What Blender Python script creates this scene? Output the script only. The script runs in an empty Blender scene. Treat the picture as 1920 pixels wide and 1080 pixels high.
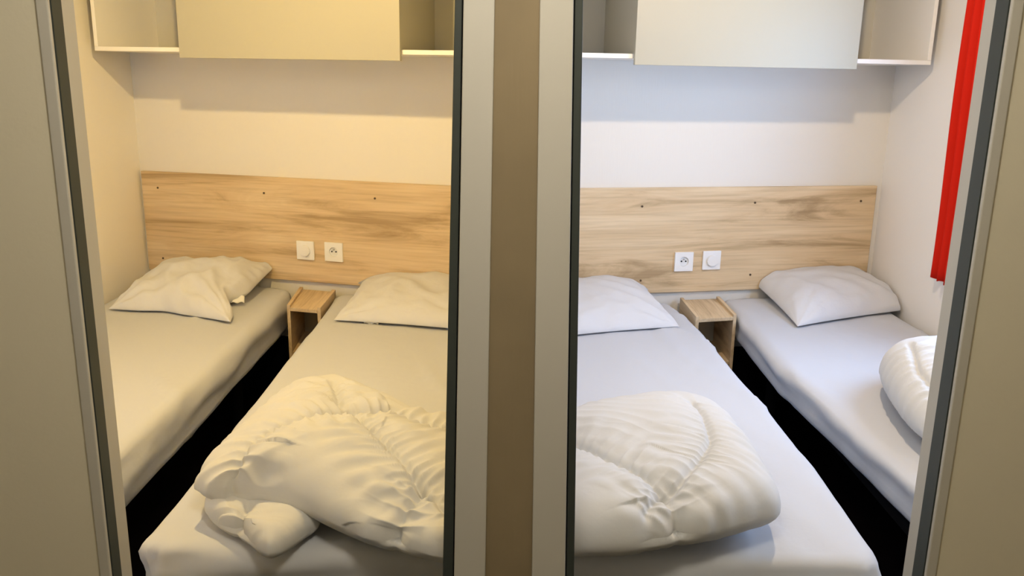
import bpy, bmesh, math, random
from mathutils import Vector, Matrix, noise
R = math.radians
# ---------------------------------------------------------------- camera, world, light, exposure
scene = bpy.context.scene
C = scene.collection
CAMZ = 1.42
F_PX, PITCH, ROLL = 1600.0, 14.07, 0.993
cd = bpy.data.cameras.new('camera'); cam = bpy.data.objects.new('camera', cd); C.objects.link(cam)
cd.sensor_width = 36.0; cd.sensor_fit = 'HORIZONTAL'; cd.lens = 36.0 * F_PX / 1920.0; cd.clip_start = 0.02
cam.location = (0, 0, CAMZ)
p, r = R(PITCH), R(ROLL)
Fv = Vector((0, math.cos(p), -math.sin(p))); U0 = Vector((0, math.sin(p), math.cos(p))); R0 = Vector((1, 0, 0))
Rv = R0 * math.cos(r) + U0 * math.sin(r); Uv = U0 * math.cos(r) - R0 * math.sin(r)
cam.rotation_euler = Matrix((Rv, Uv, -Fv)).transposed().to_euler()
scene.camera = cam
scene.view_settings.view_transform = 'Standard'
scene.view_settings.look = 'None'
scene.view_settings.gamma = 1.0
scene.view_settings.exposure = 0.0
w = bpy.data.worlds.new('sky'); scene.world = w; w.use_nodes = True
bg = w.node_tree.nodes['Background']; bg.inputs[0].default_value = (0.37, 0.60, 1.0, 1); bg.inputs[1].default_value = 13.0

LAMP_Z = 1.97
def light(name, kind, loc, power, col, **k):
    d = bpy.data.lights.new(name, kind); d.energy = power; d.color = col
    for a, v in k.items(): setattr(d, a, v)
    o = bpy.data.objects.new(name, d); C.objects.link(o); o.location = loc
    return o
light('bedroom_lamp_light', 'SPOT', (-0.81, 2.21, LAMP_Z), 59, (1.0, 0.70, 0.27), shadow_soft_size=0.02, spot_size=R(172), spot_blend=0.1)
light('bedroom_lamp_light', 'SPOT', (0.82, 2.21, LAMP_Z), 42, (1.0, 0.76, 0.50), shadow_soft_size=0.02, spot_size=R(172), spot_blend=0.1)
light('hall_fill_light', 'POINT', (0.0, 0.62, 1.96), 28.0, (1.0, 0.90, 0.72), shadow_soft_size=0.12)  # unseen lamp added to light the hall surfaces
pt = light('window_sky_portal', 'AREA', (1.66, 2.42, 1.30), 1, (1, 1, 1), shape='RECTANGLE', size=1.0, size_y=0.9)
pt.rotation_euler = (R(90), 0, R(90)); pt.data.cycles.is_portal = True

# ---------------------------------------------------------------- helpers
def at(u, v, z):
    """point of the horizontal plane at height z that the photograph shows at (u, v)"""
    k = Fv + Rv * (u - 960) / F_PX - Uv * (v - 540) / F_PX
    s = (z - CAMZ) / k.z
    return Vector((k.x * s, k.y * s, z))

def obj(name, bm, m, parent=None, smooth=False, sub=0):
    me = bpy.data.meshes.new(name); bmesh.ops.recalc_face_normals(bm, faces=bm.faces); bm.to_mesh(me); bm.free()
    o = bpy.data.objects.new(name, me); C.objects.link(o); me.materials.append(m)
    if parent: o.parent = parent
    if smooth:
        for f in me.polygons: f.use_smooth = True
    if sub:
        s = o.modifiers.new('sub', 'SUBSURF'); s.levels = s.render_levels = sub
    return o
def tag(o, label, cat, group=None):
    o['label'] = label; o['category'] = cat
    if group: o['group'] = group
    return o
def thing(name, label, cat, loc=(0, 0, 0), rotz=0, group=None):
    o = bpy.data.objects.new(name, None); C.objects.link(o); o.location = loc; o.rotation_euler = (0, 0, rotz)
    o.empty_display_size = 0.1
    return tag(o, label, cat, group)
def struct(name, bm, m, parent=None):
    o = obj(name, bm, m, parent)
    if not parent: o['kind'] = 'structure'
    return o
def box(bm, x0, x1, y0, y1, z0, z1, bev=0.0, seg=2):
    vs = [bm.verts.new((x, y, z)) for x in (x0, x1) for y in (y0, y1) for z in (z0, z1)]
    fs = [bm.faces.new([vs[i] for i in q]) for q in ((0, 1, 3, 2), (4, 6, 7, 5), (0, 4, 5, 1), (2, 3, 7, 6), (0, 2, 6, 4), (1, 5, 7, 3))]
    if bev:
        es = list({e for f in fs for e in f.edges})
        bmesh.ops.bevel(bm, geom=es, offset=bev, segments=seg, affect='EDGES', profile=0.5)
    return bm
def B(*a, **k): return box(bmesh.new(), *a, **k)
def cyl(bm, c, axis, rad, ln, n=32, rad2=None):
    q = Vector((0, 0, 1)).rotation_difference(Vector(axis)).to_matrix().to_4x4()
    bmesh.ops.create_cone(bm, cap_ends=True, segments=n, radius1=rad, radius2=rad if rad2 is None else rad2, depth=ln,
                          matrix=Matrix.Translation(Vector(c)) @ q)
    return bm
def prism(pts, z0, z1, bev=0.0):
    bm = bmesh.new()
    a = [bm.verts.new((x, y, z0)) for x, y in pts]; b = [bm.verts.new((x, y, z1)) for x, y in pts]
    bm.faces.new(a[::-1]); bm.faces.new(b); n = len(pts)
    for i in range(n): bm.faces.new((a[i], a[(i + 1) % n], b[(i + 1) % n], b[i]))
    if bev: bmesh.ops.bevel(bm, geom=list(bm.edges), offset=bev, segments=2, affect='EDGES', profile=0.5)
    return bm

# ---------------------------------------------------------------- materials
def mat(name, col, rough=0.6, spec=0.3, bump=None, var=None):
    m = bpy.data.materials.new(name); m.use_nodes = True; nt = m.node_tree; b = nt.nodes['Principled BSDF']
    b.inputs['Base Color'].default_value = (*col, 1); b.inputs['Roughness'].default_value = rough
    b.inputs['Specular IOR Level'].default_value = spec
    tc = nt.nodes.new('ShaderNodeTexCoord')
    if bump:
        sc, st, dist, stretch = bump
        mp = nt.nodes.new('ShaderNodeMapping'); mp.inputs['Scale'].default_value = stretch
        n = nt.nodes.new('ShaderNodeTexNoise'); n.inputs['Scale'].default_value = sc; n.inputs['Detail'].default_value = 4
        bp = nt.nodes.new('ShaderNodeBump'); bp.inputs['Strength'].default_value = st; bp.inputs['Distance'].default_value = dist
        nt.links.new(tc.outputs['Object'], mp.inputs[0]); nt.links.new(mp.outputs[0], n.inputs['Vector'])
        nt.links.new(n.outputs['Fac'], bp.inputs['Height']); nt.links.new(bp.outputs[0], b.inputs['Normal'])
    if var:
        sc, amt = var
        n = nt.nodes.new('ShaderNodeTexNoise'); n.inputs['Scale'].default_value = sc; n.inputs['Detail'].default_value = 3
        rp = nt.nodes.new('ShaderNodeValToRGB'); e = rp.color_ramp.elements
        e[0].position = 0.3; e[1].position = 0.7
        e[0].color = (*[c * (1 - amt) for c in col], 1); e[1].color = (*[min(1, c * (1 + amt)) for c in col], 1)
        nt.links.new(tc.outputs['Object'], n.inputs['Vector']); nt.links.new(n.outputs['Fac'], rp.inputs[0])
        nt.links.new(rp.outputs[0], b.inputs['Base Color'])
    return m
def wood(name, pal, scale=1.0, knots=True, axis='X'):
    m = bpy.data.materials.new(name); m.use_nodes = True; nt = m.node_tree; b = nt.nodes['Principled BSDF']
    b.inputs['Roughness'].default_value = 0.5; b.inputs['Specular IOR Level'].default_value = 0.3
    L = nt.links.new; N = nt.nodes.new
    tc = N('ShaderNodeTexCoord'); mp = N('ShaderNodeMapping')
    mp.inputs['Scale'].default_value = {'X': (0.75 * scale, 4 * scale, 6.5 * scale), 'Y': (9 * scale, 1.1 * scale, 6 * scale), 'Z': (8 * scale, 8 * scale, 1.0 * scale)}[axis]
    L(tc.outputs['Object'], mp.inputs[0])
    n1 = N('ShaderNodeTexNoise'); n1.inputs['Scale'].default_value = 1.6; n1.inputs['Detail'].default_value = 7; n1.inputs['Roughness'].default_value = 0.62; n1.inputs['Distortion'].default_value = 0.9
    L(mp.outputs[0], n1.inputs['Vector'])
    mp2 = N('ShaderNodeMapping'); mp2.inputs['Scale'].default_value = tuple(a * k for a, k in zip(mp.inputs['Scale'].default_value, {'X': (2.5, 6, 9), 'Y': (9, 2.5, 6), 'Z': (7, 7, 3)}[axis]))
    L(tc.outputs['Object'], mp2.inputs[0])
    n2 = N('ShaderNodeTexNoise'); n2.inputs['Scale'].default_value = 1.5; n2.inputs['Detail'].default_value = 5
    L(mp2.outputs[0], n2.inputs['Vector'])
    rp = N('ShaderNodeValToRGB'); e = rp.color_ramp.elements
    e[0].position = 0.34; e[0].color = (*[k * 0.88 for k in pal[0]], 1); e[1].position = 0.62; e[1].color = (*pal[2], 1)
    x = e.new(0.45); x.color = (*pal[1], 1)
    L(n1.outputs['Fac'], rp.inputs[0])
    mx = N('ShaderNodeMix'); mx.data_type = 'RGBA'; mx.blend_type = 'MULTIPLY'; mx.inputs[0].default_value = 0.42
    rp2 = N('ShaderNodeValToRGB'); rp2.color_ramp.elements[0].position = 0.32; rp2.color_ramp.elements[0].color = (0.62, 0.58, 0.54, 1); rp2.color_ramp.elements[1].position = 0.55
    L(n2.outputs['Fac'], rp2.inputs[0]); L(rp.outputs[0], mx.inputs[6]); L(rp2.outputs[0], mx.inputs[7]); L(mx.outputs[2], b.inputs['Base Color'])
    bp = N('ShaderNodeBump'); bp.inputs['Strength'].default_value = 0.15; bp.inputs['Distance'].default_value = 0.002
    L(n2.outputs['Fac'], bp.inputs['Height']); L(bp.outputs[0], b.inputs['Normal'])
    return m
M = {}
M['wall'] = mat('cream_wall_panel', (0.78, 0.75, 0.69), 0.6, 0.25, bump=(60, 0.12, 0.002, (3, 3, 0.25)))
M['side_wall'] = mat('cream_wall_panel_lit', (0.88, 0.85, 0.80), 0.6, 0.25, bump=(60, 0.12, 0.002, (3, 3, 0.25)))  # wall panel with extra light put into its colour for the side walls
M['ceiling'] = mat('white_ceiling', (0.45, 0.44, 0.42), 0.7)
M['floor'] = mat('dark_vinyl_floor', (0.006, 0.004, 0.004), 0.9, 0.05, var=(8, 0.3))
M['hall'] = mat('taupe_hall_panel', (0.70, 0.65, 0.52), 0.65, 0.2, bump=(50, 0.15, 0.002, (2, 2, 2)))
M['frame'] = mat('grey_lacquered_frame', (0.52, 0.50, 0.45), 0.5, 0.3)
M['brown'] = mat('taupe_brown_board', (0.255, 0.20, 0.122), 0.6, 0.2, bump=(30, 0.2, 0.002, (4, 4, 0.3)), var=(5, 0.12))
M['gasket'] = mat('dark_grey_rubber', (0.045, 0.053, 0.048), 0.55, 0.3)
M['black'] = mat('black_gap', (0.01, 0.01, 0.01), 0.9, 0.1)
M['oak'] = wood('light_oak_laminate', ((0.50, 0.355, 0.195), (0.67, 0.50, 0.30), (0.76, 0.60, 0.39)))
M['oak_y'] = wood('light_oak_laminate_crosswise', ((0.48, 0.345, 0.20), (0.62, 0.47, 0.29), (0.70, 0.55, 0.36)), 1.2, axis='Y')
M['oak_edge'] = mat('oak_edge_banding', (0.50, 0.38, 0.24), 0.5, 0.3, var=(30, 0.1))
M['cab'] = mat('cream_lacquered_board', (0.43, 0.41, 0.325), 0.42, 0.35)
M['niche'] = mat('grey_beige_melamine', (0.58, 0.56, 0.48), 0.55, 0.3)
M['edge'] = mat('white_edge_band', (0.84, 0.82, 0.78), 0.45, 0.3)
M['plastic'] = mat('white_plastic', (0.85, 0.85, 0.84), 0.3, 0.5)
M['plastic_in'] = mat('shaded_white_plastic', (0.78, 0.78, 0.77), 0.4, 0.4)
M['pin'] = mat('dark_socket_hole', (0.02, 0.02, 0.02), 0.5)
M['metal'] = mat('steel_pin', (0.5, 0.5, 0.5), 0.3)
M['screw'] = mat('bronze_screw', (0.10, 0.065, 0.035), 0.45)
M['sheet'] = mat('white_cotton_sheet', (0.565, 0.58, 0.615), 0.85, 0.12, bump=(22, 0.25, 0.004, (1, 1, 1)))
M['pillow'] = mat('white_pillow_cloth', (0.655, 0.66, 0.68), 0.85, 0.12, bump=(55, 0.3, 0.003, (1, 1, 1)))
M['duvet'] = mat('white_microfibre_quilt', (0.61, 0.61, 0.60), 0.7, 0.2, bump=(38, 0.25, 0.003, (1, 1, 1)))
M['tag'] = mat('white_care_tag', (0.86, 0.86, 0.85), 0.7)
M['bedbase'] = mat('black_bed_base', (0.006, 0.006, 0.007), 0.9, 0.05)
M['red'] = mat('red_curtain_cloth', (0.55, 0.012, 0.002), 0.75, 0.15, bump=(300, 0.2, 0.001, (1, 1, 1)))
M['pvc'] = mat('white_window_pvc', (0.85, 0.85, 0.85), 0.35)
g = bpy.data.materials.new('window_glass'); g.use_nodes = True; nt = g.node_tree; nt.nodes.clear()
o_ = nt.nodes.new('ShaderNodeOutputMaterial'); t_ = nt.nodes.new('ShaderNodeBsdfTransparent'); gl = nt.nodes.new('ShaderNodeBsdfGlossy'); mx_ = nt.nodes.new('ShaderNodeMixShader')
gl.inputs['Roughness'].default_value = 0.02; mx_.inputs[0].default_value = 0.06
nt.links.new(t_.outputs[0], mx_.inputs[1]); nt.links.new(gl.outputs[0], mx_.inputs[2]); nt.links.new(mx_.outputs[0], o_.inputs[0]); M['glass'] = g
em = bpy.data.materials.new('lit_lamp_diffuser'); em.use_nodes = True; b = em.node_tree.nodes['Principled BSDF']
b.inputs['Emission Color'].default_value = (1, 0.8, 0.55, 1); b.inputs['Emission Strength'].default_value = 3.0; M['lamp'] = em

# ---------------------------------------------------------------- the setting
XL, XR = -1.66, 1.60            # side walls
TH = R(13.50), R(11.36)         # the end wall is set at a slight angle in each room
Y0 = 3.377                       # plane of the headboard front at the partition
CZ = 2.08
class Frame:
    """co-ordinates along an end wall: d from the partition, o out from the headboard face, z up"""
    def __init__(s, side):
        a = TH[0] if side < 0 else TH[1]
        s.side = side; s.e = Vector((side * math.cos(a), math.sin(a), 0)); s.n = Vector((side * math.sin(a), -math.cos(a), 0))
        s.o = Vector((0, Y0, 0)); s.end = abs(XL if side < 0 else XR) / math.cos(a)
        s.rot = a if side > 0 else -a
    def p(s, d, o, z): return s.o + s.e * d + s.n * o + Vector((0, 0, z))
    def box(s, d0, d1, o0, o1, z0, z1, bev=0.0):
        """mesh in the frame's own axes (x = world-right along wall, y = away from viewer)"""
        x0, x1 = sorted((s.side * d0, s.side * d1)); return B(x0, x1, -o1, -o0, z0, z1, bev=bev)
    def place(s, ob): ob.location = s.o; ob.rotation_euler = (0, 0, s.rot); return ob
FL, FR = Frame(-1), Frame(1)
def shade_strip_bm(fr):
    q = [fr.p(0.03, -0.0175, 0), fr.p(fr.end - 0.01, -0.0175, 0), fr.p(fr.end - 0.01, -0.010, 0), fr.p(0.03, -0.010, 0)]
    return prism([(a.x, a.y) for a in q], 0, 0.27)
def wallprism(fr):
    a = fr.p(0, -0.018, 0); b = fr.p(fr.end + 0.12, -0.018, 0); c_ = fr.p(fr.end + 0.12, -0.10, 0); d_ = fr.p(0, -0.10, 0)
    return prism([(a.x, a.y), (b.x, b.y), (c_.x, c_.y), (d_.x, d_.y)], 0, CZ)
struct('wall_back_left', wallprism(FL), M['wall'])
struct('wall_back_right', wallprism(FR), M['wall'])
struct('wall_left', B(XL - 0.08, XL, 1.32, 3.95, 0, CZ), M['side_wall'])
# right side wall with the window opening
WY0, WY1, WZ0, WZ1 = 1.98, 2.94, 0.92, 1.72
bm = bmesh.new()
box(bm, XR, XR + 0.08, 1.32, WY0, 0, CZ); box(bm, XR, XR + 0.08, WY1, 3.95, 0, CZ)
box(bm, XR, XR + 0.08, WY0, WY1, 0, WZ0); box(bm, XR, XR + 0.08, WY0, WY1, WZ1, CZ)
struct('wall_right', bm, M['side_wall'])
struct('wall_partition', B(-0.02, 0.02, 1.32, 3.39, 0, CZ), M['wall'])
struct('floor', B(-1.9, 1.9, -0.8, 4.0, -0.05, 0), M['floor'])
struct('ceiling', B(-1.9, 1.9, -0.8, 4.0, CZ, CZ + 0.05), M['ceiling'])
struct('shade_strip_left', shade_strip_bm(FL), M['bedbase'])  # dark strip added low on the end wall for the shade under beds
struct('shade_strip_right', shade_strip_bm(FR), M['bedbase'])
# window
wn = bpy.data.objects.new('window_1', None); C.objects.link(wn); wn['kind'] = 'structure'; wn.location = (XR, (WY0 + WY1) / 2, WZ0)
hy = (WY1 - WY0) / 2; hz = WZ1 - WZ0
bm = bmesh.new()
box(bm, 0.01, 0.06, -hy, -hy + 0.05, 0, hz, 0.004); box(bm, 0.01, 0.06, hy - 0.05, hy, 0, hz, 0.004)
box(bm, 0.01, 0.06, -hy + 0.05, hy - 0.05, 0, 0.05, 0.004); box(bm, 0.01, 0.06, -hy + 0.05, hy - 0.05, hz - 0.05, hz, 0.004)
obj('window_frame', bm, M['pvc'], wn)
obj('window_pane', B(0.034, 0.040, -hy + 0.045, hy - 0.045, 0.045, hz - 0.045), M['glass'], wn)

# hall side: outer panels, door frames, middle post  (hall wall faces stand at y = 1.25)
YD = 1.25
struct('wall_hall_left', B(-1.5, -0.668, YD, 1.32, 0, CZ), M['hall'])
struct('wall_hall_right', B(0.704, 1.5, YD, 1.32, 0, CZ), M['hall'])
struct('wall_hall_side_left', B(-1.56, -1.5, -0.8, 1.32, 0, CZ), M['hall'])
struct('wall_hall_side_right', B(1.5, 1.56, -0.8, 1.32, 0, CZ), M['hall'])
struct('wall_hall_rear', B(-1.56, 1.56, -0.86, -0.8, 0, CZ), M['hall'])
struct('wall_hall_over_doors', B(-0.668, 0.704, YD + 0.002, 1.32, 2.03, CZ), M['hall'])
def quad_post(za, zb, xa0, xa1, xb0, xb1, y0, y1, bev=0.0):
    """upright board whose edges run from (xa0, xa1) at height za to (xb0, xb1) at height zb, carried on to floor and lintel"""
    def ex(xa, xb, z): return xa + (xb - xa) * (z - za) / (zb - za)
    bm = bmesh.new(); zl, zh = 0.0, 2.03
    vs = [bm.verts.new((ex(a, b_, z), y, z)) for a, b_ in ((xa0, xb0), (xa1, xb1)) for y in (y0, y1) for z in (zl, zh)]
    fs = [bm.faces.new([vs[i] for i in q]) for q in ((0, 1, 3, 2), (4, 6, 7, 5), (0, 4, 5, 1), (2, 3, 7, 6), (0, 2, 6, 4), (1, 5, 7, 3))]
    if bev: bmesh.ops.bevel(bm, geom=list(bm.edges), offset=bev, segments=2, affect='EDGES', profile=0.5)
    return bm
ZT, ZB = CAMZ + 0.100, CAMZ - 0.803
struct('wall_post_middle', quad_post(ZT, ZB, -0.034, 0.036, -0.040, 0.045, 1.262, 1.318), M['brown'])
def door(name, side):
    d = bpy.data.objects.new(name, None); C.objects.link(d); d['kind'] = 'structure'
    if side < 0:
        obj('middle_jamb', quad_post(ZT, ZB, -0.0745, -0.031, -0.0875, -0.036, 1.25, 1.32, 0.0015), M['frame'], d)
        obj('middle_gasket', quad_post(ZT, ZB, -0.0875, -0.0770, -0.1070, -0.0900, 1.262, 1.30, 0.0015), M['gasket'], d)
        obj('gasket_slot', quad_post(ZT, ZB, -0.0775, -0.0744, -0.0905, -0.0874, 1.272, 1.31), M['black'], d)
        obj('outer_jamb', B(-0.668, -0.6525, 1.281, 1.3185, 0, 2.03, bev=0.001), M['frame'], d)
        obj('outer_gasket', B(-0.668, -0.6520, 1.2535, 1.281, 0, 2.03), M['gasket'], d)
        obj('architrave', B(-0.671, -0.6535, 1.2460, 1.2535, 0, 2.03, bev=0.002), M['frame'], d)
        obj('door_head', B(-0.6525, -0.076, 1.255, 1.3185, 1.99, 2.03), M['frame'], d)
    else:
        obj('middle_jamb', quad_post(ZT, ZB, 0.032, 0.0790, 0.041, 0.0960, 1.25, 1.32, 0.0015), M['frame'], d)
        obj('middle_gasket', quad_post(ZT, ZB, 0.0815, 0.0930, 0.0985, 0.1115, 1.262, 1.30, 0.0015), M['gasket'], d)
        obj('gasket_slot', quad_post(ZT, ZB, 0.0788, 0.0818, 0.0958, 0.0988, 1.272, 1.31), M['black'], d)
        obj('outer_jamb', B(0.686, 0.705, 1.2865, 1.3185, 0, 2.03, bev=0.001), M['frame'], d)
        obj('outer_gasket', B(0.6855, 0.704, 1.2535, 1.2865, 0, 2.03), M['gasket'], d)
        obj('architrave', B(0.6870, 0.7035, 1.2455, 1.2535, 0, 2.03, bev=0.002), M['frame'], d)
        obj('door_head', B(0.095, 0.686, 1.255, 1.3185, 1.99, 2.03), M['frame'], d)
    return d
door('door_1', -1); door('door_2', 1)

# ---------------------------------------------------------------- lamps on the ceilings (out of frame; the hall one is added for light)
for nm, x, y, lab in (('ceiling_lamp', -0.81, 2.21, 'round warm ceiling lamp of the left bedroom'), ('ceiling_lamp', 0.82, 2.21, 'round ceiling lamp of the right bedroom'),
                      ('ceiling_lamp', 0.0, 0.62, 'unseen round ceiling lamp added to light the hall')):
    t = thing(nm, lab, 'lamp', (x, y, CZ), 0, None)
    obj('lamp_ring', cyl(bmesh.new(), (0, 0, -0.045), (0, 0, 1), 0.06, 0.09), M['plastic'], t)
    obj('lamp_diffuser', cyl(bmesh.new(), (0, 0, -0.094), (0, 0, 1), 0.045, 0.008), M['lamp'], t)

# ---------------------------------------------------------------- headboards
def headboard(fr, end, holes, label):
    t = thing('headboard', label, 'headboard'); fr.place(t)
    obj('panel', fr.box(0.024, end, -0.0175, 0.0, 0.533, 0.978, 0.0012), M['oak'], t)
    for d, z in holes:
        bm = bmesh.new(); cyl(bm, (fr.side * d, -0.0008, z), (0, 1, 0), 0.0045, 0.003, 12); cyl(bm, (fr.side * d + 0.002, -0.002, z + 0.001), (0, 1, 0), 0.0022, 0.003, 8)
        obj('screw', bm, M['screw'], t)
ca = math.cos
def hd(u, v, fr):   # where a line of sight meets the headboard face
    k = Fv + Rv * (u - 960) / F_PX - Uv * (v - 540) / F_PX
    s = (fr.o - Vector((0, 0, 0))).dot(fr.n) / k.dot(fr.n); P = k * s
    return abs((P - fr.o).dot(fr.e)), P.z + CAMZ
headboard(FL, FL.end - 0.012, [hd(296, 352, FL), hd(495, 362, FL), hd(703, 372, FL), hd(306, 484, FL)], 'long oak headboard panel in warm light on left bedroom wall')
headboard(FR, 1.572 / ca(TH[1]), [hd(1204, 387, FR), hd(1415.5, 380, FR), hd(1614, 377, FR), hd(1406.5, 515, FR), hd(1201, 526, FR)], 'long oak headboard panel in daylight on right bedroom wall')

# ---------------------------------------------------------------- sockets and switches
def plate(fr, u, v, kind, label):
    d, z = hd(u, v, fr); P = fr.p(d, 0, z)
    name = 'power_socket' if kind == 'socket' else 'light_switch'
    t = thing(name, label, 'socket' if kind == 'socket' else 'switch', P, fr.rot)
    h = 0.0405
    if kind == 'socket':
        # frame with a round well, then the well bowl with two holes and an earth pin
        bm = bmesh.new(); n = 40; rw = 0.0205
        ring = [bm.verts.new((rw * math.cos(2 * math.pi * i / n), -0.010, rw * math.sin(2 * math.pi * i / n))) for i in range(n)]
        sq = []
        for i in range(n):
            a = 2 * math.pi * i / n; c_, s_ = math.cos(a), math.sin(a); k = h / max(abs(c_), abs(s_)); sq.append(bm.verts.new((c_ * k, -0.010, s_ * k)))
        bk = [bm.verts.new((q.co.x, 0, q.co.z)) for q in sq]; wl = [bm.verts.new((q.co.x * 0.97, -0.001, q.co.z * 0.97)) for q in ring]
        for i in range(n):
            j = (i + 1) % n
            bm.faces.new((sq[i], sq[j], ring[j], ring[i])); bm.faces.new((bk[i], bk[j], sq[j], sq[i])); bm.faces.new((ring[i], ring[j], wl[j], wl[i]))
        bm.faces.new(wl); bm.faces.new(bk)
        obj('cover_plate', bm, M['plastic'], t)
        bm = bmesh.new(); cyl(bm, (0, -0.0022, 0), (0, 1, 0), 0.0195, 0.0024); obj('socket_well', bm, M['plastic_in'], t)
        for sx in (-1, 1): obj('pin_hole', cyl(bmesh.new(), (sx * 0.0095, -0.0042, 0.001), (0, 1, 0), 0.0033, 0.002, 16), M['pin'], t)
        obj('earth_pin', cyl(bmesh.new(), (0, -0.008, 0.010), (0, 1, 0), 0.0024, 0.012, 16), M['metal'], t)
    else:
        obj('cover_plate', B(-h, h, -0.0095, 0, -h, h, bev=0.002), M['plastic'], t)
        bm = bmesh.new(); cyl(bm, (0, -0.0145, 0), (0, 1, 0), 0.0235, 0.011, 48)
        bmesh.ops.bevel(bm, geom=[e for e in bm.edges if e.calc_face_angle(0) > 1], offset=0.0012, segments=2, affect='EDGES')
        bmesh.ops.rotate(bm, verts=bm.verts, cent=(0, -0.0095, 0), matrix=Matrix.Rotation(R(3), 3, 'X'))
        obj('rocker', bm, M['plastic'], t)
plate(FL, 574, 469, 'switch', 'white square light switch with round rocker, in warm-lit left room')
plate(FL, 627, 472, 'socket', 'white square power socket on the warm-lit left headboard')
plate(FR, 1281, 490, 'socket', 'white square power socket on the daylit right headboard')
plate(FR, 1333, 487.5, 'switch', 'white square light switch with round rocker, in daylit right room')

# ---------------------------------------------------------------- wall cupboards over the beds
def cupboard(fr, p0, p1, dend, label):
    """open niches left and right of a closed flap; shelf bottom at 1.477, top at 1.93"""
    t = thing('wall_cupboard', label, 'cupboard'); fr.place(t)
    zb, zt, dep, th = 1.480, 1.935, 0.36, 0.016; q = 0.0005
    bk = -0.017
    obj('bottom_shelf', fr.box(0.024, dend, bk, dep, zb, zb + th, 0.001), M['edge'], t)
    obj('top_board', fr.box(0.024, dend, bk, dep, zt, zt + th, 0.001), M['cab'], t)
    obj('side_panel', fr.box(dend - th, dend, bk, dep, zb + th + q, zt - q, 0.001), M['edge'], t)
    obj('side_panel', fr.box(0.024, 0.024 + th, bk, dep, zb + th + q, zt - q, 0.001), M['edge'], t)
    obj('divider', fr.box(p0 + 0.004, p0 + 0.004 + th, bk, dep - 0.001, zb + th + q, zt - q), M['cab'], t)
    obj('divider', fr.box(p1 - 0.004 - th, p1 - 0.004, bk, dep - 0.001, zb + th + q, zt - q), M['cab'], t)
    obj('back_panel', fr.box(0.024 + th, dend - th, bk, bk + 0.006, zb + th + q, zt - q), M['niche'], t)
    obj('flap_door', fr.box(p0, p1, dep + 0.001, dep + 0.017, 1.4585, zt + th, 0.001), M['cab'], t)
    cs = ((dend - 0.12, 0.045), (dend - 0.12, 0.25), (p1 + 0.03, 0.045), (p1 + 0.03, 0.25)) if fr.side > 0 else ((p1 + 0.14, 0.045), (p1 + 0.14, 0.30))
    for d, dz in cs:
        obj('screw', cyl(bmesh.new(), (fr.side * d, -(bk + 0.0075), zb + th + dz), (0, 1, 0), 0.005, 0.004, 10), M['screw'], t)
# distances along the wall of the flap ends
def fd(x, fr): return x / math.cos(fr.rot)
def cabd(u, v, fr, off):
    k = Fv + Rv * (u - 960) / F_PX - Uv * (v - 540) / F_PX
    P0 = fr.p(0, off, 0); s = P0.dot(fr.n) / k.dot(fr.n); P = k * s
    return abs((P - P0).dot(fr.e)), P.z + CAMZ
cupboard(FL, cabd(750, 114, FL, .377)[0], cabd(337, 111, FL, .377)[0], cabd(178, 97, FL, .36)[0], 'cream wall cupboard with open niches over the warm-lit left beds')
cupboard(FR, cabd(1190, 122, FR, .377)[0], cabd(1606, 131, FR, .377)[0], cabd(1745, 121, FR, .36)[0], 'cream wall cupboard with open niches over the daylit right beds')

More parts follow.
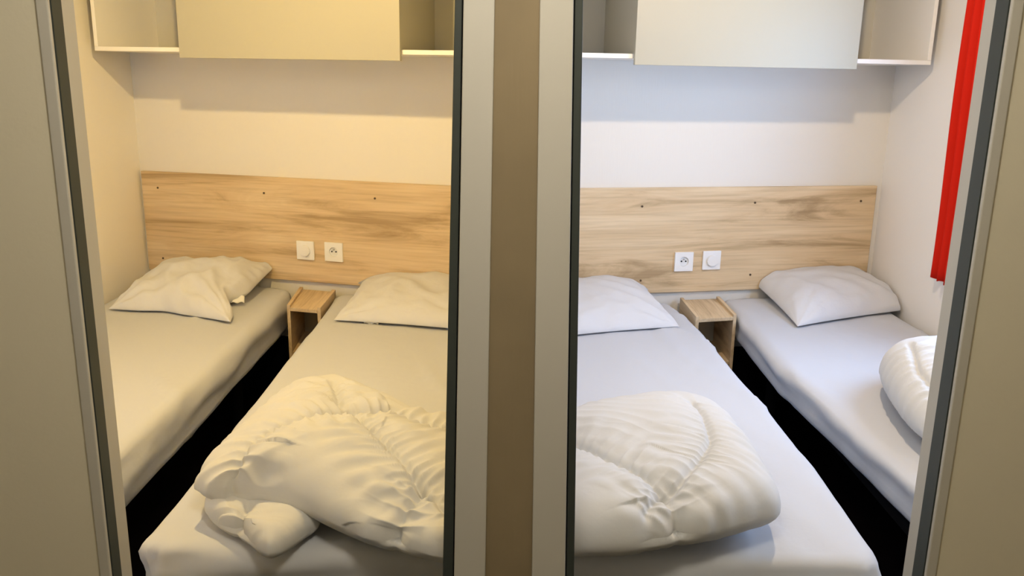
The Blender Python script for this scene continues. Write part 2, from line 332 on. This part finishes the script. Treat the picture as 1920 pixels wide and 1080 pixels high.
# ---------------------------------------------------------------- soft things
def fbm(v, o=4): return noise.fractal(v, 1.0, 2.0, o, noise_basis='PERLIN_ORIGINAL')
BT = 0.50
def mattress(name, x0, x1, y0, y1, z0, z1, rad, prad, warp, seed, parent, n=0.022):
    """rounded box with a sheet pulled over it; warp(co) bends it in plan"""
    bm = bmesh.new(); cx, cy, cz = (x0 + x1) / 2, (y0 + y1) / 2, (z0 + z1) / 2; hx, hy_, hz_ = (x1 - x0) / 2, (y1 - y0) / 2, (z1 - z0) / 2
    nx, ny, nz = int(2 * hx / n), int(2 * hy_ / n), max(8, int(2 * hz_ / n * 1.5))
    vd = {}
    def V(i, j, k):
        q = (i, j, k)
        if q not in vd: vd[q] = bm.verts.new((-hx + 2 * hx * i / nx, -hy_ + 2 * hy_ * j / ny, -hz_ + 2 * hz_ * k / nz))
        return vd[q]
    for i in range(nx):
        for j in range(ny):
            for k in (0, nz): bm.faces.new((V(i, j, k), V(i + 1, j, k), V(i + 1, j + 1, k), V(i, j + 1, k)))
    for i in range(nx):
        for k in range(nz):
            for j in (0, ny): bm.faces.new((V(i, j, k), V(i + 1, j, k), V(i + 1, j, k + 1), V(i, j, k + 1)))
    for j in range(ny):
        for k in range(nz):
            for i in (0, nx): bm.faces.new((V(i, j, k), V(i, j + 1, k), V(i, j + 1, k + 1), V(i, j, k + 1)))
    for v in bm.verts:
        c = v.co
        # plan rounding
        ix, iy = hx - prad, hy_ - prad; px, py = max(-ix, min(ix, c.x)), max(-iy, min(iy, c.y)); d = Vector((c.x - px, c.y - py))
        if d.length > 1e-6 and abs(d.x) > 1e-6 and abs(d.y) > 1e-6:
            m = max(abs(d.x), abs(d.y)); d = d.normalized() * m; c.x, c.y = px + d.x, py + d.y
        # how far from the plan rim
        e = min(prad * 2, rimdist(c.x, c.y, hx, hy_, prad)); iz = hz_ - rad
        pz = max(-iz, min(iz, c.z)); dz = c.z - pz
        if e < rad:
            k = (rad - e) / rad; l = math.hypot(k, dz / rad)
            if l > 1:
                m = max(k, abs(dz) / rad); f = m / l
                nr = outn(c.x, c.y, hx, hy_, prad); sh = rad * (k - k * f)
                c.x -= nr.x * sh; c.y -= nr.y * sh; c.z = pz + dz * f
    bm.normal_update()
    for v in bm.verts:
        c = v.co; P = Vector((c.x + cx, c.y + cy, c.z + cz)); s = Vector((seed * 7.3, seed * 1.7, 0))
        side = 1 - abs(v.normal.z)
        q1 = noise.noise(Vector((P.x * 3.4 + P.y * 1.3, P.y * 0.9 - P.x * .5, seed * 3.3))); cre = 0.008 * math.exp(-(q1 / 0.035) ** 2) * max(0, min(1, noise.noise(Vector((P.x * 2, P.y * 2, seed))) * 3 + .5))
        dsp = cre * (1 - side) + 0.0035 * fbm(Vector((P.x * 5, P.y * 2.6, P.z * 5)) + s)
        dsp += 0.0022 * (1 - abs(noise.noise(Vector((P.x * 9 + P.y * 3, P.y * 1.8, 0)) + s)) * 2) * (1 - side)
        dsp += side * (0.010 * fbm(Vector((P.x * 3, P.y * 3, P.z * 14)) + s) + 0.006 * math.sin(P.z * 60 + 3 * fbm(Vector((P.x * 2, P.y * 2, 0)) + s)))
        # gathers at the corners
        cdist = math.hypot(abs(c.x) - hx, abs(c.y) - hy_)
        dsp += 0.006 * math.exp(-(cdist / 0.14) ** 2) * math.sin(P.z * 6 + math.atan2(abs(c.y) - hy_ - 0.01, abs(c.x) - hx - 0.01) * 16) * (0.3 + side)
        if v.normal.z < -0.5: dsp = 0
        v.co = warp(Vector((P.x, P.y, P.z)) + v.normal * dsp)
    return obj(name, bm, M['sheet'], parent, smooth=True)
def rimdist(x, y, hx, hy_, pr):
    ix, iy = hx - pr, hy_ - pr; ax, ay = abs(x) - ix, abs(y) - iy
    if ax > 0 and ay > 0: return pr - math.hypot(ax, ay)
    return min(hx - abs(x), hy_ - abs(y))
def outn(x, y, hx, hy_, pr):
    ix, iy = hx - pr, hy_ - pr; ax, ay = abs(x) - ix, abs(y) - iy
    if ax > 0 and ay > 0: return Vector((math.copysign(ax, x), math.copysign(ay, y))).normalized()
    return Vector((math.copysign(1, x), 0)) if hx - abs(x) < hy_ - abs(y) else Vector((0, math.copysign(1, y)))

def bed(x0, x1, y0, y1, seed, label, warp=lambda c: c, thick=0.17, prad=0.07, wside=0):
    t = thing('single_bed', label, 'bed', ((x0 + x1) / 2, (y0 + y1) / 2, 0))
    ox, oy = t.location.x, t.location.y
    def wp(c):
        c = warp(c); return Vector((c.x - ox, c.y - oy, c.z))
    mattress('fitted_sheet', x0, x1, y0, y1, BT - thick, BT, 0.034, prad, wp, seed, t)
    fx0, fx1, fy0, fy1 = x0 - ox + 0.09, x1 - ox - 0.09, y0 - oy + 0.09, y1 - oy - 0.20
    bm = bmesh.new(); box(bm, fx0, fx1, fy0, fy1, BT - thick - 0.052, BT - thick - 0.002, 0.004)
    obj('bed_base', bm, M['bedbase'], t)
    for sx in (fx0 + 0.03, fx1 - 0.03):
        for sy in (fy0 + 0.05, fy1 - 0.05):
            obj('leg', cyl(bmesh.new(), (sx, sy, (BT - thick - 0.053) / 2), (0, 0, 1), 0.02, BT - thick - 0.053, 16), M['bedbase'], t)
    return t
def lerp_tab(tab, y):
    if y <= tab[0][0]: return tab[0][1]
    for (a, va), (b_, vb) in zip(tab, tab[1:]):
        if y <= b_: return va + (vb - va) * (y - a) / (b_ - a)
    return tab[-1][1]
# inner beds: straight against the partition, free edge following the photographed line
tabR = [(1.5, .757), (1.72, .757), (2.04, .760), (2.47, .750), (2.70, .738), (2.94, .729), (3.18, .712), (3.36, .684), (3.46, .66)]
tabL = [(1.5, .738), (1.94, .738), (2.58, .744), (3.03, .742), (3.5, .750)]
tabO = [(1.5, .968), (1.9, .958), (2.35, .928), (2.7, .892), (3.3, .908), (3.5, .90)]
def skew(fr, ymid, amt=1.0):
    """push the head end along the slanting end wall"""
    t = math.tan(abs(fr.rot))
    def f(c):
        k = max(0.0, min(1.0, (c.y - ymid) / 1.0)); return Vector((c.x, c.y + k * amt * t * abs(c.x), c.z))
    return f
def wR(c):
    c = Vector((0.03 + (c.x - 0.03) * (lerp_tab(tabR, c.y + 0.1 * (c.y > 2.4)) - 0.03) / 0.72, c.y, c.z)); return skew(FR, 2.3)(c)
def wL(c):
    c = skew(FL, 2.3)(c); return Vector((-0.03 + (c.x + 0.03) * (lerp_tab(tabL, c.y) - 0.03) / 0.72, c.y, c.z))
bed(0.036, 0.75, 1.485, 3.362, 1, 'single bed with white sheet beside the partition in the daylit right room', wR)
bed(-0.75, -0.036, 1.50, 3.362, 2, 'single bed with white sheet beside the partition in the warm-lit left room', wL)
def wO(c):
    x1 = XR - 0.024; c = skew(FR, 2.3)(c); return Vector((x1 - (x1 - c.x) * (x1 - lerp_tab(tabO, c.y)) / (x1 - 0.895), c.y, c.z))
bed(0.895, XR - 0.024, 1.50, 3.375, 3, 'single bed against the outer wall of right room, beside red curtain', wO, thick=0.118, prad=0.035)
bed(XL + 0.014, -0.945, 1.50, 3.375, 4, 'single bed against the outer wall of the warm-lit left room', skew(FL, 2.3), thick=0.155)

# ---------------------------------------------------------------- nightstands
def nightstand(fl, frt, br, bl, label, gap=0.0):
    """corners in plan, front left, front right, back right, back left"""
    cx = sum(p_[0] for p_ in (fl, frt, br, bl)) / 4; cy = sum(p_[1] for p_ in (fl, frt, br, bl)) / 4
    t = thing('nightstand', label, 'nightstand', (cx, cy, 0.269))
    loc = lambda P: (P[0] - cx, P[1] - cy)
    fl, frt, br, bl = map(Vector, map(loc, (fl, frt, br, bl)))
    def mixp(s, d): a = fl.lerp(frt, s); b_ = bl.lerp(br, s); return a.lerp(b_, d)
    def slab(s0, s1, d0, d1, z0, z1): return prism([tuple(mixp(s0, d0)), tuple(mixp(s1, d0)), tuple(mixp(s1, d1)), tuple(mixp(s0, d1))], z0, z1, 0.0008)
    W = (frt - fl).length; k = 0.014 / W; H = 0.232
    obj('side_panel', slab(0, k, 0, 1, 0, H + 0.010), M['oak_y'], t); obj('side_panel', slab(1 - k, 1, 0, 1, 0, H + 0.010), M['oak_y'], t)
    obj('top', slab(k + .002, 1 - k - .002, 0, 0.995, H - 0.014, H), M['oak_y'], t)
    obj('bottom_shelf', slab(k + .002, 1 - k - .002, 0.03, 0.98, 0.030, 0.044), M['oak_y'], t)
    obj('back_panel', slab(k + .002, 1 - k - .002, 0.985, 1.0, 0.044, H - 0.015), M['niche'], t)
nightstand((0.722, 3.215), (0.893, 3.260), (0.890, 3.545), (0.715, 3.510), 'small open oak nightstand between the two daylit right beds')
nightstand((-0.898, 3.285), (-0.756, 3.250), (-0.756, 3.545), (-0.920, 3.585), 'small open oak nightstand between the two warm-lit left beds')

# ---------------------------------------------------------------- pillows
def pillow(corners, T, seed, label, back, tagpos=None, n=44, pinch=0.05, wr=1.0, notch=None):
    """corners FL, FR, BR, BL (world points on the seam)"""
    FLc, FRc, BRc, BLc = map(Vector, corners); cen = (FLc + FRc + BRc + BLc) / 4
    t = thing('pillow', label, 'pillow', (cen.x, cen.y, BT))
    bm = bmesh.new(); rnd = random.Random(seed); s = Vector((seed * 3.1, seed * 5.7, 0))
    def base(u, v):
        # seam sides drawn in between the corners
        a, b_ = (u + 1) / 2, (v + 1) / 2
        uu = u * (1 - pinch * (1 - v * v)); vv = v * (1 - pinch * (1 - u * u))
        a, b_ = (uu + 1) / 2, (vv + 1) / 2
        P = FLc.lerp(FRc, a).lerp(BLc.lerp(BRc, a), b_)
        if notch:
            nv, nw, nd, nl = notch; g_ = math.exp(-((v - nv) / nw) ** 2) * max(0, u) ** 3
            P = P + (FLc - FRc).normalized() * nd * g_ + Vector((0, 0, nl * g_))
            g2 = math.exp(-((u + 0.15) / 0.25) ** 2) * max(0, -v) ** 3
            P = P + (BLc - FLc).normalized() * 0.02 * g2
        return P
    def th(u, v): return max(0, (1 - abs(u) ** 2.6)) ** 0.55 * max(0, (1 - abs(v) ** 2.6)) ** 0.55
    grid = {}
    mp = lambda i: math.sin((i / n - 0.5) * math.pi * 0.97) / math.sin(math.pi * 0.485)
    nrm = (FRc - FLc).cross(BLc - FLc).normalized()
    if nrm.z < 0: nrm = -nrm
    for top in (1, 0):
        for i in range(n + 1):
            for j in range(n + 1):
                u, v = mp(i), mp(j); rim = i in (0, n) or j in (0, n)
                if rim and not top: grid[(0, i, j)] = grid[(1, i, j)]; continue
                P = base(u, v); h = th(u, v)
                e = min(1 - abs(u), 1 - abs(v))
                if top:
                    d = T * h * (1 + 0.12 * fbm(Vector((u * 1.2, v * 1.2, 0)) + s))
                    # wrinkles that radiate from corners and run off the seams
                    w_ = 0
                    for cu, cv, am in ((-1, -1, 1), (1, -1, 1), (1, 1, .8), (-1, 1, .8)):
                        dc = math.hypot(u - cu, v - cv); an = math.atan2(v - cv, u - cu)
                        w_ += am * math.sin(an * 11 + 4 * noise.noise(Vector((an * 3, dc, seed)))) * math.exp(-((dc - 0.35) / 0.40) ** 2)
                    sea = math.exp(-(e / 0.16) ** 2) * (1 if e > 0.004 else 0)
                    al = u if (1 - abs(v)) < (1 - abs(u)) else v
                    w_ += 1.1 * sea * math.sin(al * 15 + 5 * noise.noise(Vector((al * 4, seed, 0))))
                    w_ += 1.8 * (abs(noise.noise(Vector((u * 2.3 + v, v * 1.6 - u * .4, seed)) + s)) * -2 + 0.5)
                    w_ += 0.9 * fbm(Vector((u * 4, v * 4, 0)) + s)
                    P = P + nrm * (d + 0.0062 * wr * w_ * h ** 0.5)
                else: P = P - nrm * (T * 0.42 * h)
                if P.z < BT + 0.010: P.z = BT + 0.010
                fr = FL if back == 'L' else FR; oo = (P - fr.o).dot(fr.n)
                if oo < 0.006: P = P + fr.n * (0.006 - oo)
                P.x = max(XL + 0.012, min(XR - 0.012, P.x))
                if abs(P.x) < 0.03: P.x = math.copysign(0.03, cen.x)
                grid[(top, i, j)] = bm.verts.new(P - Vector((cen.x, cen.y, BT)))
    for top in (1, 0):
        for i in range(n):
            for j in range(n):
                q = [grid[(top, i, j)], grid[(top, i + 1, j)], grid[(top, i + 1, j + 1)], grid[(top, i, j + 1)]]
                if len(set(q)) == 4:
                    try: bm.faces.new(q)
                    except ValueError: pass
    # seam welt
    o = obj('cushion', bm, M['pillow'], t, smooth=True, sub=1)
    if tagpos:
        P, ang, sz = tagpos; P = Vector(P) - Vector((cen.x, cen.y, BT)); bm = bmesh.new(); nx = 8
        ax = Vector((math.cos(ang), math.sin(ang), 0)); ay = Vector((-math.sin(ang), math.cos(ang), 0))
        rows = []
        for j in range(5):
            rows.append([bm.verts.new(P + ax * sz[0] * (i / nx - .5) + ay * (-sz[1] * (j / 4)) + Vector((0, 0, 0.006 + 0.003 * math.sin(i * 1.3) - 0.0035 * j * j / 4 + 0.006 * (1 - j / 4)))) for i in range(nx + 1)])
        for j in range(4):
            for i in range(nx): bm.faces.new((rows[j][i], rows[j][i + 1], rows[j + 1][i + 1], rows[j + 1][i]))
        k = obj('care_tag', bm, M['tag'], t, smooth=True); sol = k.modifiers.new('s', 'SOLIDIFY'); sol.thickness = 0.0012
    return t
Z = BT + 0.012
pillow((at(203, 579, Z), at(432, 604, Z), at(520, 497, BT + .085), at(296, 505, BT + 0.06)), 0.105, 1,
       'crumpled white pillow with a tag on the left room outer bed', 'L', (at(447, 560, BT + .03), R(12), (0.050, 0.030)), wr=1.7, pinch=0.09, notch=(-0.42, 0.22, 0.055, 0.012))
pillow((at(625, 600, Z), at(905, 622, Z), at(925, 520, BT + 0.05), at(683, 524, BT + 0.045)), 0.085, 2,
       'white pillow on the partition bed of the warm-lit left room', 'L', (at(700, 598, BT + .012), R(-5), (0.055, 0.035)), wr=1.0)
pillow((at(1010, 636, Z), at(1275, 612, Z), at(1205, 535, BT + 0.05), at(990, 525, BT + 0.05)), 0.085, 3,
       'white pillow on the partition bed of the daylit right room', 'R', None, wr=1.1)
pillow((at(1495, 612, Z), at(1722, 578, Z), at(1615, 515, BT + 0.06), at(1396, 516, BT + 0.06)), 0.095, 5,
       'plump white pillow on the right room bed beside the red curtain', 'R', None, wr=0.8)

# ---------------------------------------------------------------- duvets
def spline(pts, n):
    out = []; m = len(pts)
    for i in range(m):
        p0, p1, p2, p3 = (Vector(pts[(i + k) % m]) for k in (-1, 0, 1, 2))
        for k in range(n):
            t = k / n
            out.append(0.5 * ((2 * p1) + (-p0 + p2) * t + (2 * p0 - 5 * p1 + 4 * p2 - p3) * t * t + (-p0 + 3 * p1 - 3 * p2 + p3) * t ** 3))
    return out
def duvet_mesh(outline, z0, H, centre, seams, seed, wr=1.0, rings=120, per=24, puff=1.0, tilt=(0, 0)):
    """a plump folded quilt: outline in plan (world x, y), stitched seams with puckers"""
    Bd = spline([(q.x, q.y) for q in outline], per); c = Vector((centre[0], centre[1])); bm = bmesh.new(); nb = len(Bd); s = Vector((seed * 2.7, seed * 4.1, 0))
    SL = []
    for sm in seams:
        P = [Vector((q.x, q.y)) for q in sm]; acc = 0; one = []
        for a, b_ in zip(P, P[1:]): one.append((a, b_, acc)); acc += (b_ - a).length
        SL.append(one)
    def seamf(x, y):
        out = []; X = Vector((x, y))
        for one in SL:
            best = (9, 0, 0)
            for a, b_, acc in one:
                ab = b_ - a; tt = (X - a).dot(ab) / ab.length_squared; t = max(0, min(1, tt)); d = (a + ab * t - X).length
                over = max(0, -tt, tt - 1) * ab.length if (a is one[0][0] and tt < 0) or (b_ is one[-1][1] and tt > 1) else 0
                if d < best[0]: best = (d, acc + t * ab.length, over)
            out.append(best)
        return out
    def Hf(x, y, t):
        return H * (1 + tilt[0] * (x - c.x) + tilt[1] * (y - c.y) + 0.22 * noise.noise(Vector((x * 3.2, y * 3.2, seed))))
    rr = []
    def P(i, phi, top):
        t = math.sin(phi); q = c + (Bd[i] - c) * t; h = Hf(q.x, q.y, t)
        zc = z0 + 0.40 * h
        if top: z = zc + 0.60 * h * max(0, 1 - t ** 3.2) ** 0.52
        else: z = zc - 0.40 * h * max(0, 1 - t ** 3.2) ** 0.52
        return Vector((q.x, q.y, z)), h
    rows = []
    top = bm.verts.new(P(0, 0, 1)[0]); cp = top
    for k in range(1, rings + 1):
        phi = math.pi / 2 * k / rings; rows.append([bm.verts.new(P(i, phi, 1)[0]) for i in range(nb)])
    nlow = 16
    for k in range(1, nlow):
        phi = math.pi / 2 * (1 - k / nlow); rows.append([bm.verts.new(P(i, phi, 0)[0]) for i in range(nb)])
    bot = bm.verts.new(P(0, 0, 0)[0])
    for i in range(nb):
        j = (i + 1) % nb; bm.faces.new((top, rows[0][i], rows[0][j])); bm.faces.new((bot, rows[-1][j], rows[-1][i]))
        for a, b_ in zip(rows, rows[1:]): bm.faces.new((a[i], b_[i], b_[j], a[j]))
    bmesh.ops.recalc_face_normals(bm, faces=bm.faces); bm.normal_update()
    new = []
    for v in bm.verts:
        x, y, z = v.co; f = 0
        wob = noise.noise(Vector((x * 9, y * 9, seed)))
        for si, (d, sl, over) in enumerate(seamf(x, y)):
            fade = math.exp(-(over / 0.03) ** 2)
            f -= fade * (0.012 * math.exp(-(d / 0.009) ** 2) + 0.011 * math.exp(-(d / 0.045) ** 2))
            am = 0.45 + 0.55 * max(0, min(1, 1.3 * noise.noise(Vector((sl * 7, seed, si * 3.1))) + .6))
            f += fade * wr * 0.0056 * am * math.exp(-(d / 0.05) ** 2) * (0.9 - 1.9 * abs(math.sin(math.pi * (sl + 0.2 * d) / 0.027 + 2.0 * noise.noise(Vector((sl * 11, d * 7, seed + si))))) ** 0.8)
            f += fade * wr * 0.0045 * am * math.exp(-((d - 0.075) / 0.045) ** 2) * math.sin(2 * math.pi * (sl + 0.25 * d) / 0.055 + 2.5 * noise.noise(Vector((sl * 8, d * 5, si + seed))))
        wv = noise.noise(Vector((x * 2.2, y * 2.2, seed + 5)))
        f += wr * 0.0030 * max(0, wv + 0.1) * 1.3 * (1 - abs(math.sin(x * 34 + y * 52 + 5 * noise.noise(Vector((x * 5, y * 5, seed + 9))))) * 2)
        f += wr * 0.007 * fbm(Vector((x * 5, y * 5, z * 4)) + s, 3)
        rdg = 1 - abs(noise.noise(Vector((x * 6 + y * 4, y * 9 - x * 3, z * 4)) + s)) * 3.2
        f += wr * 0.0022 * max(0, rdg)
        k = 1.0 if v.normal.z > -0.2 else 0.25
        if (Vector((x, y)) - c).length < 0.03 and v.normal.z > 0: v.normal = Vector((0, 0, 1))
        co = v.co + v.normal * f * k
        if co.z < BT + 0.004: co.z = BT + 0.004
        new.append(co)
    for v, co in zip(bm.verts, new): v.co = co
    return bm
def shift(bm, P):
    bmesh.ops.translate(bm, verts=bm.verts, vec=-Vector(P)); return bm
# left room
zq = BT + 0.07
A = lambda *q, z=zq: [at(u, v, z) for u, v in q]
c_ = at(680, 890, BT + .1); t = thing('duvet', 'bulky folded white duvet with loose underside corner, warm-lit left room', 'duvet', (c_.x, c_.y, BT))
out = A((372, 915), (400, 862), (470, 800), (548, 742), (640, 735), (720, 765), (800, 792), (900, 810), (925, 880), (925, 980), (900, 1055), (820, 1045), (720, 1020), (640, 990), (560, 955), (480, 935), (410, 935))
seams = [A((430, 885), (460, 850), (510, 825), (600, 800), (660, 785), (740, 778), (850, 800), z=BT + .13), A((660, 785), (720, 850), (795, 925), (840, 960), z=BT + .13),
         A((795, 925), (740, 975), (690, 1010), z=BT + .12), A((640, 785), (625, 735), z=BT + .12)]
o = obj('quilt', shift(duvet_mesh(out, BT + .015, 0.150, (at(690, 880, zq).x, at(690, 880, zq).y), seams, 3, wr=1.15), t.location), M['duvet'], t, smooth=True)
out = A((385, 945), (400, 915), (470, 900), (560, 930), (600, 972), (575, 998), (520, 1032), (492, 1030), (462, 1008), (425, 990), (395, 970), z=BT + .035)
seams = [A((470, 955), (450, 975), (425, 992), z=BT + .05)]
obj('folded_under_corner', shift(duvet_mesh(out, BT + .004, 0.075, (at(500, 965, zq).x, at(500, 965, zq).y), seams, 6, rings=40, wr=.6), t.location), M['duvet'], t, smooth=True)
# right room, inner bed
c_ = at(1180, 880, BT + .1); t = thing('duvet', 'bulky folded white duvet at the foot of the right partition bed', 'duvet', (c_.x, c_.y, BT))
out = A((1000, 835), (1060, 800), (1120, 775), (1220, 757), (1310, 757), (1365, 785), (1395, 830), (1430, 880), (1458, 935), (1462, 968), (1420, 985), (1370, 1000), (1300, 1018), (1200, 1035), (1100, 1038), (1010, 1030), (985, 940))
seams = [A((1030, 830), (1100, 855), (1180, 895), (1255, 940), (1300, 985), (1340, 1015), z=BT + .13), A((1255, 940), (1310, 885), (1335, 840), (1320, 780), (1300, 750), z=BT + .13),
         A((1255, 940), (1215, 985), z=BT + .11)]
obj('quilt', shift(duvet_mesh(out, BT + .01, 0.165, (at(1215, 890, zq).x, at(1215, 890, zq).y), seams, 9, wr=0.7), t.location), M['duvet'], t, smooth=True)
# right room, outer bed
c_ = at(1760, 740, BT + .1); t = thing('duvet', 'white duvet rolled up on the right outer bed, cut by the door frame', 'duvet', (c_.x, c_.y, BT))
out = A((1650, 705), (1660, 680), (1700, 668), (1760, 660), (1830, 665), (1870, 720), (1850, 800), (1780, 825), (1720, 795), (1675, 750), z=BT + .08)
seams = [A((1700, 660), (1715, 700), (1760, 730), z=BT + .16)]
obj('quilt', shift(duvet_mesh(out, BT + .01, 0.17, (at(1760, 740, zq).x, at(1760, 740, zq).y), seams, 12, rings=60, wr=1.2), t.location), M['duvet'], t, smooth=True)

# ---------------------------------------------------------------- red curtain, gathered beside the window
t = thing('curtain', 'narrow red pleated curtain hanging on the right wall beside the door', 'curtain', (1.57, 3.05, 0.712))
bm = bmesh.new(); nz_, ny_ = 26, 90; rows = []
for k in range(nz_ + 1):
    z = 1.30 * k / nz_; row = []
    for j in range(ny_ + 1):
        s_ = j / ny_; y = -0.30 * s_ + 0.052 + 0.010 * (k / nz_)
        x = 0.0 - 0.018 * math.sin(s_ * 2 * math.pi * 5.5 + 0.6) + 0.003 * math.sin(z * 6 + s_ * 30)
        row.append(bm.verts.new((x, y, z + 0.002 * math.sin(s_ * 60))))
    rows.append(row)
for a, b_ in zip(rows, rows[1:]):
    for j in range(ny_): bm.faces.new((a[j], a[j + 1], b_[j + 1], b_[j]))
o = obj('curtain_cloth', bm, M['red'], t, smooth=True); sol = o.modifiers.new('s', 'SOLIDIFY'); sol.thickness = 0.0025
obj('curtain_rail', B(-0.008, 0.008, -1.15, 0.13, 1.305, 1.325, bev=0.002), M['pvc'], t)
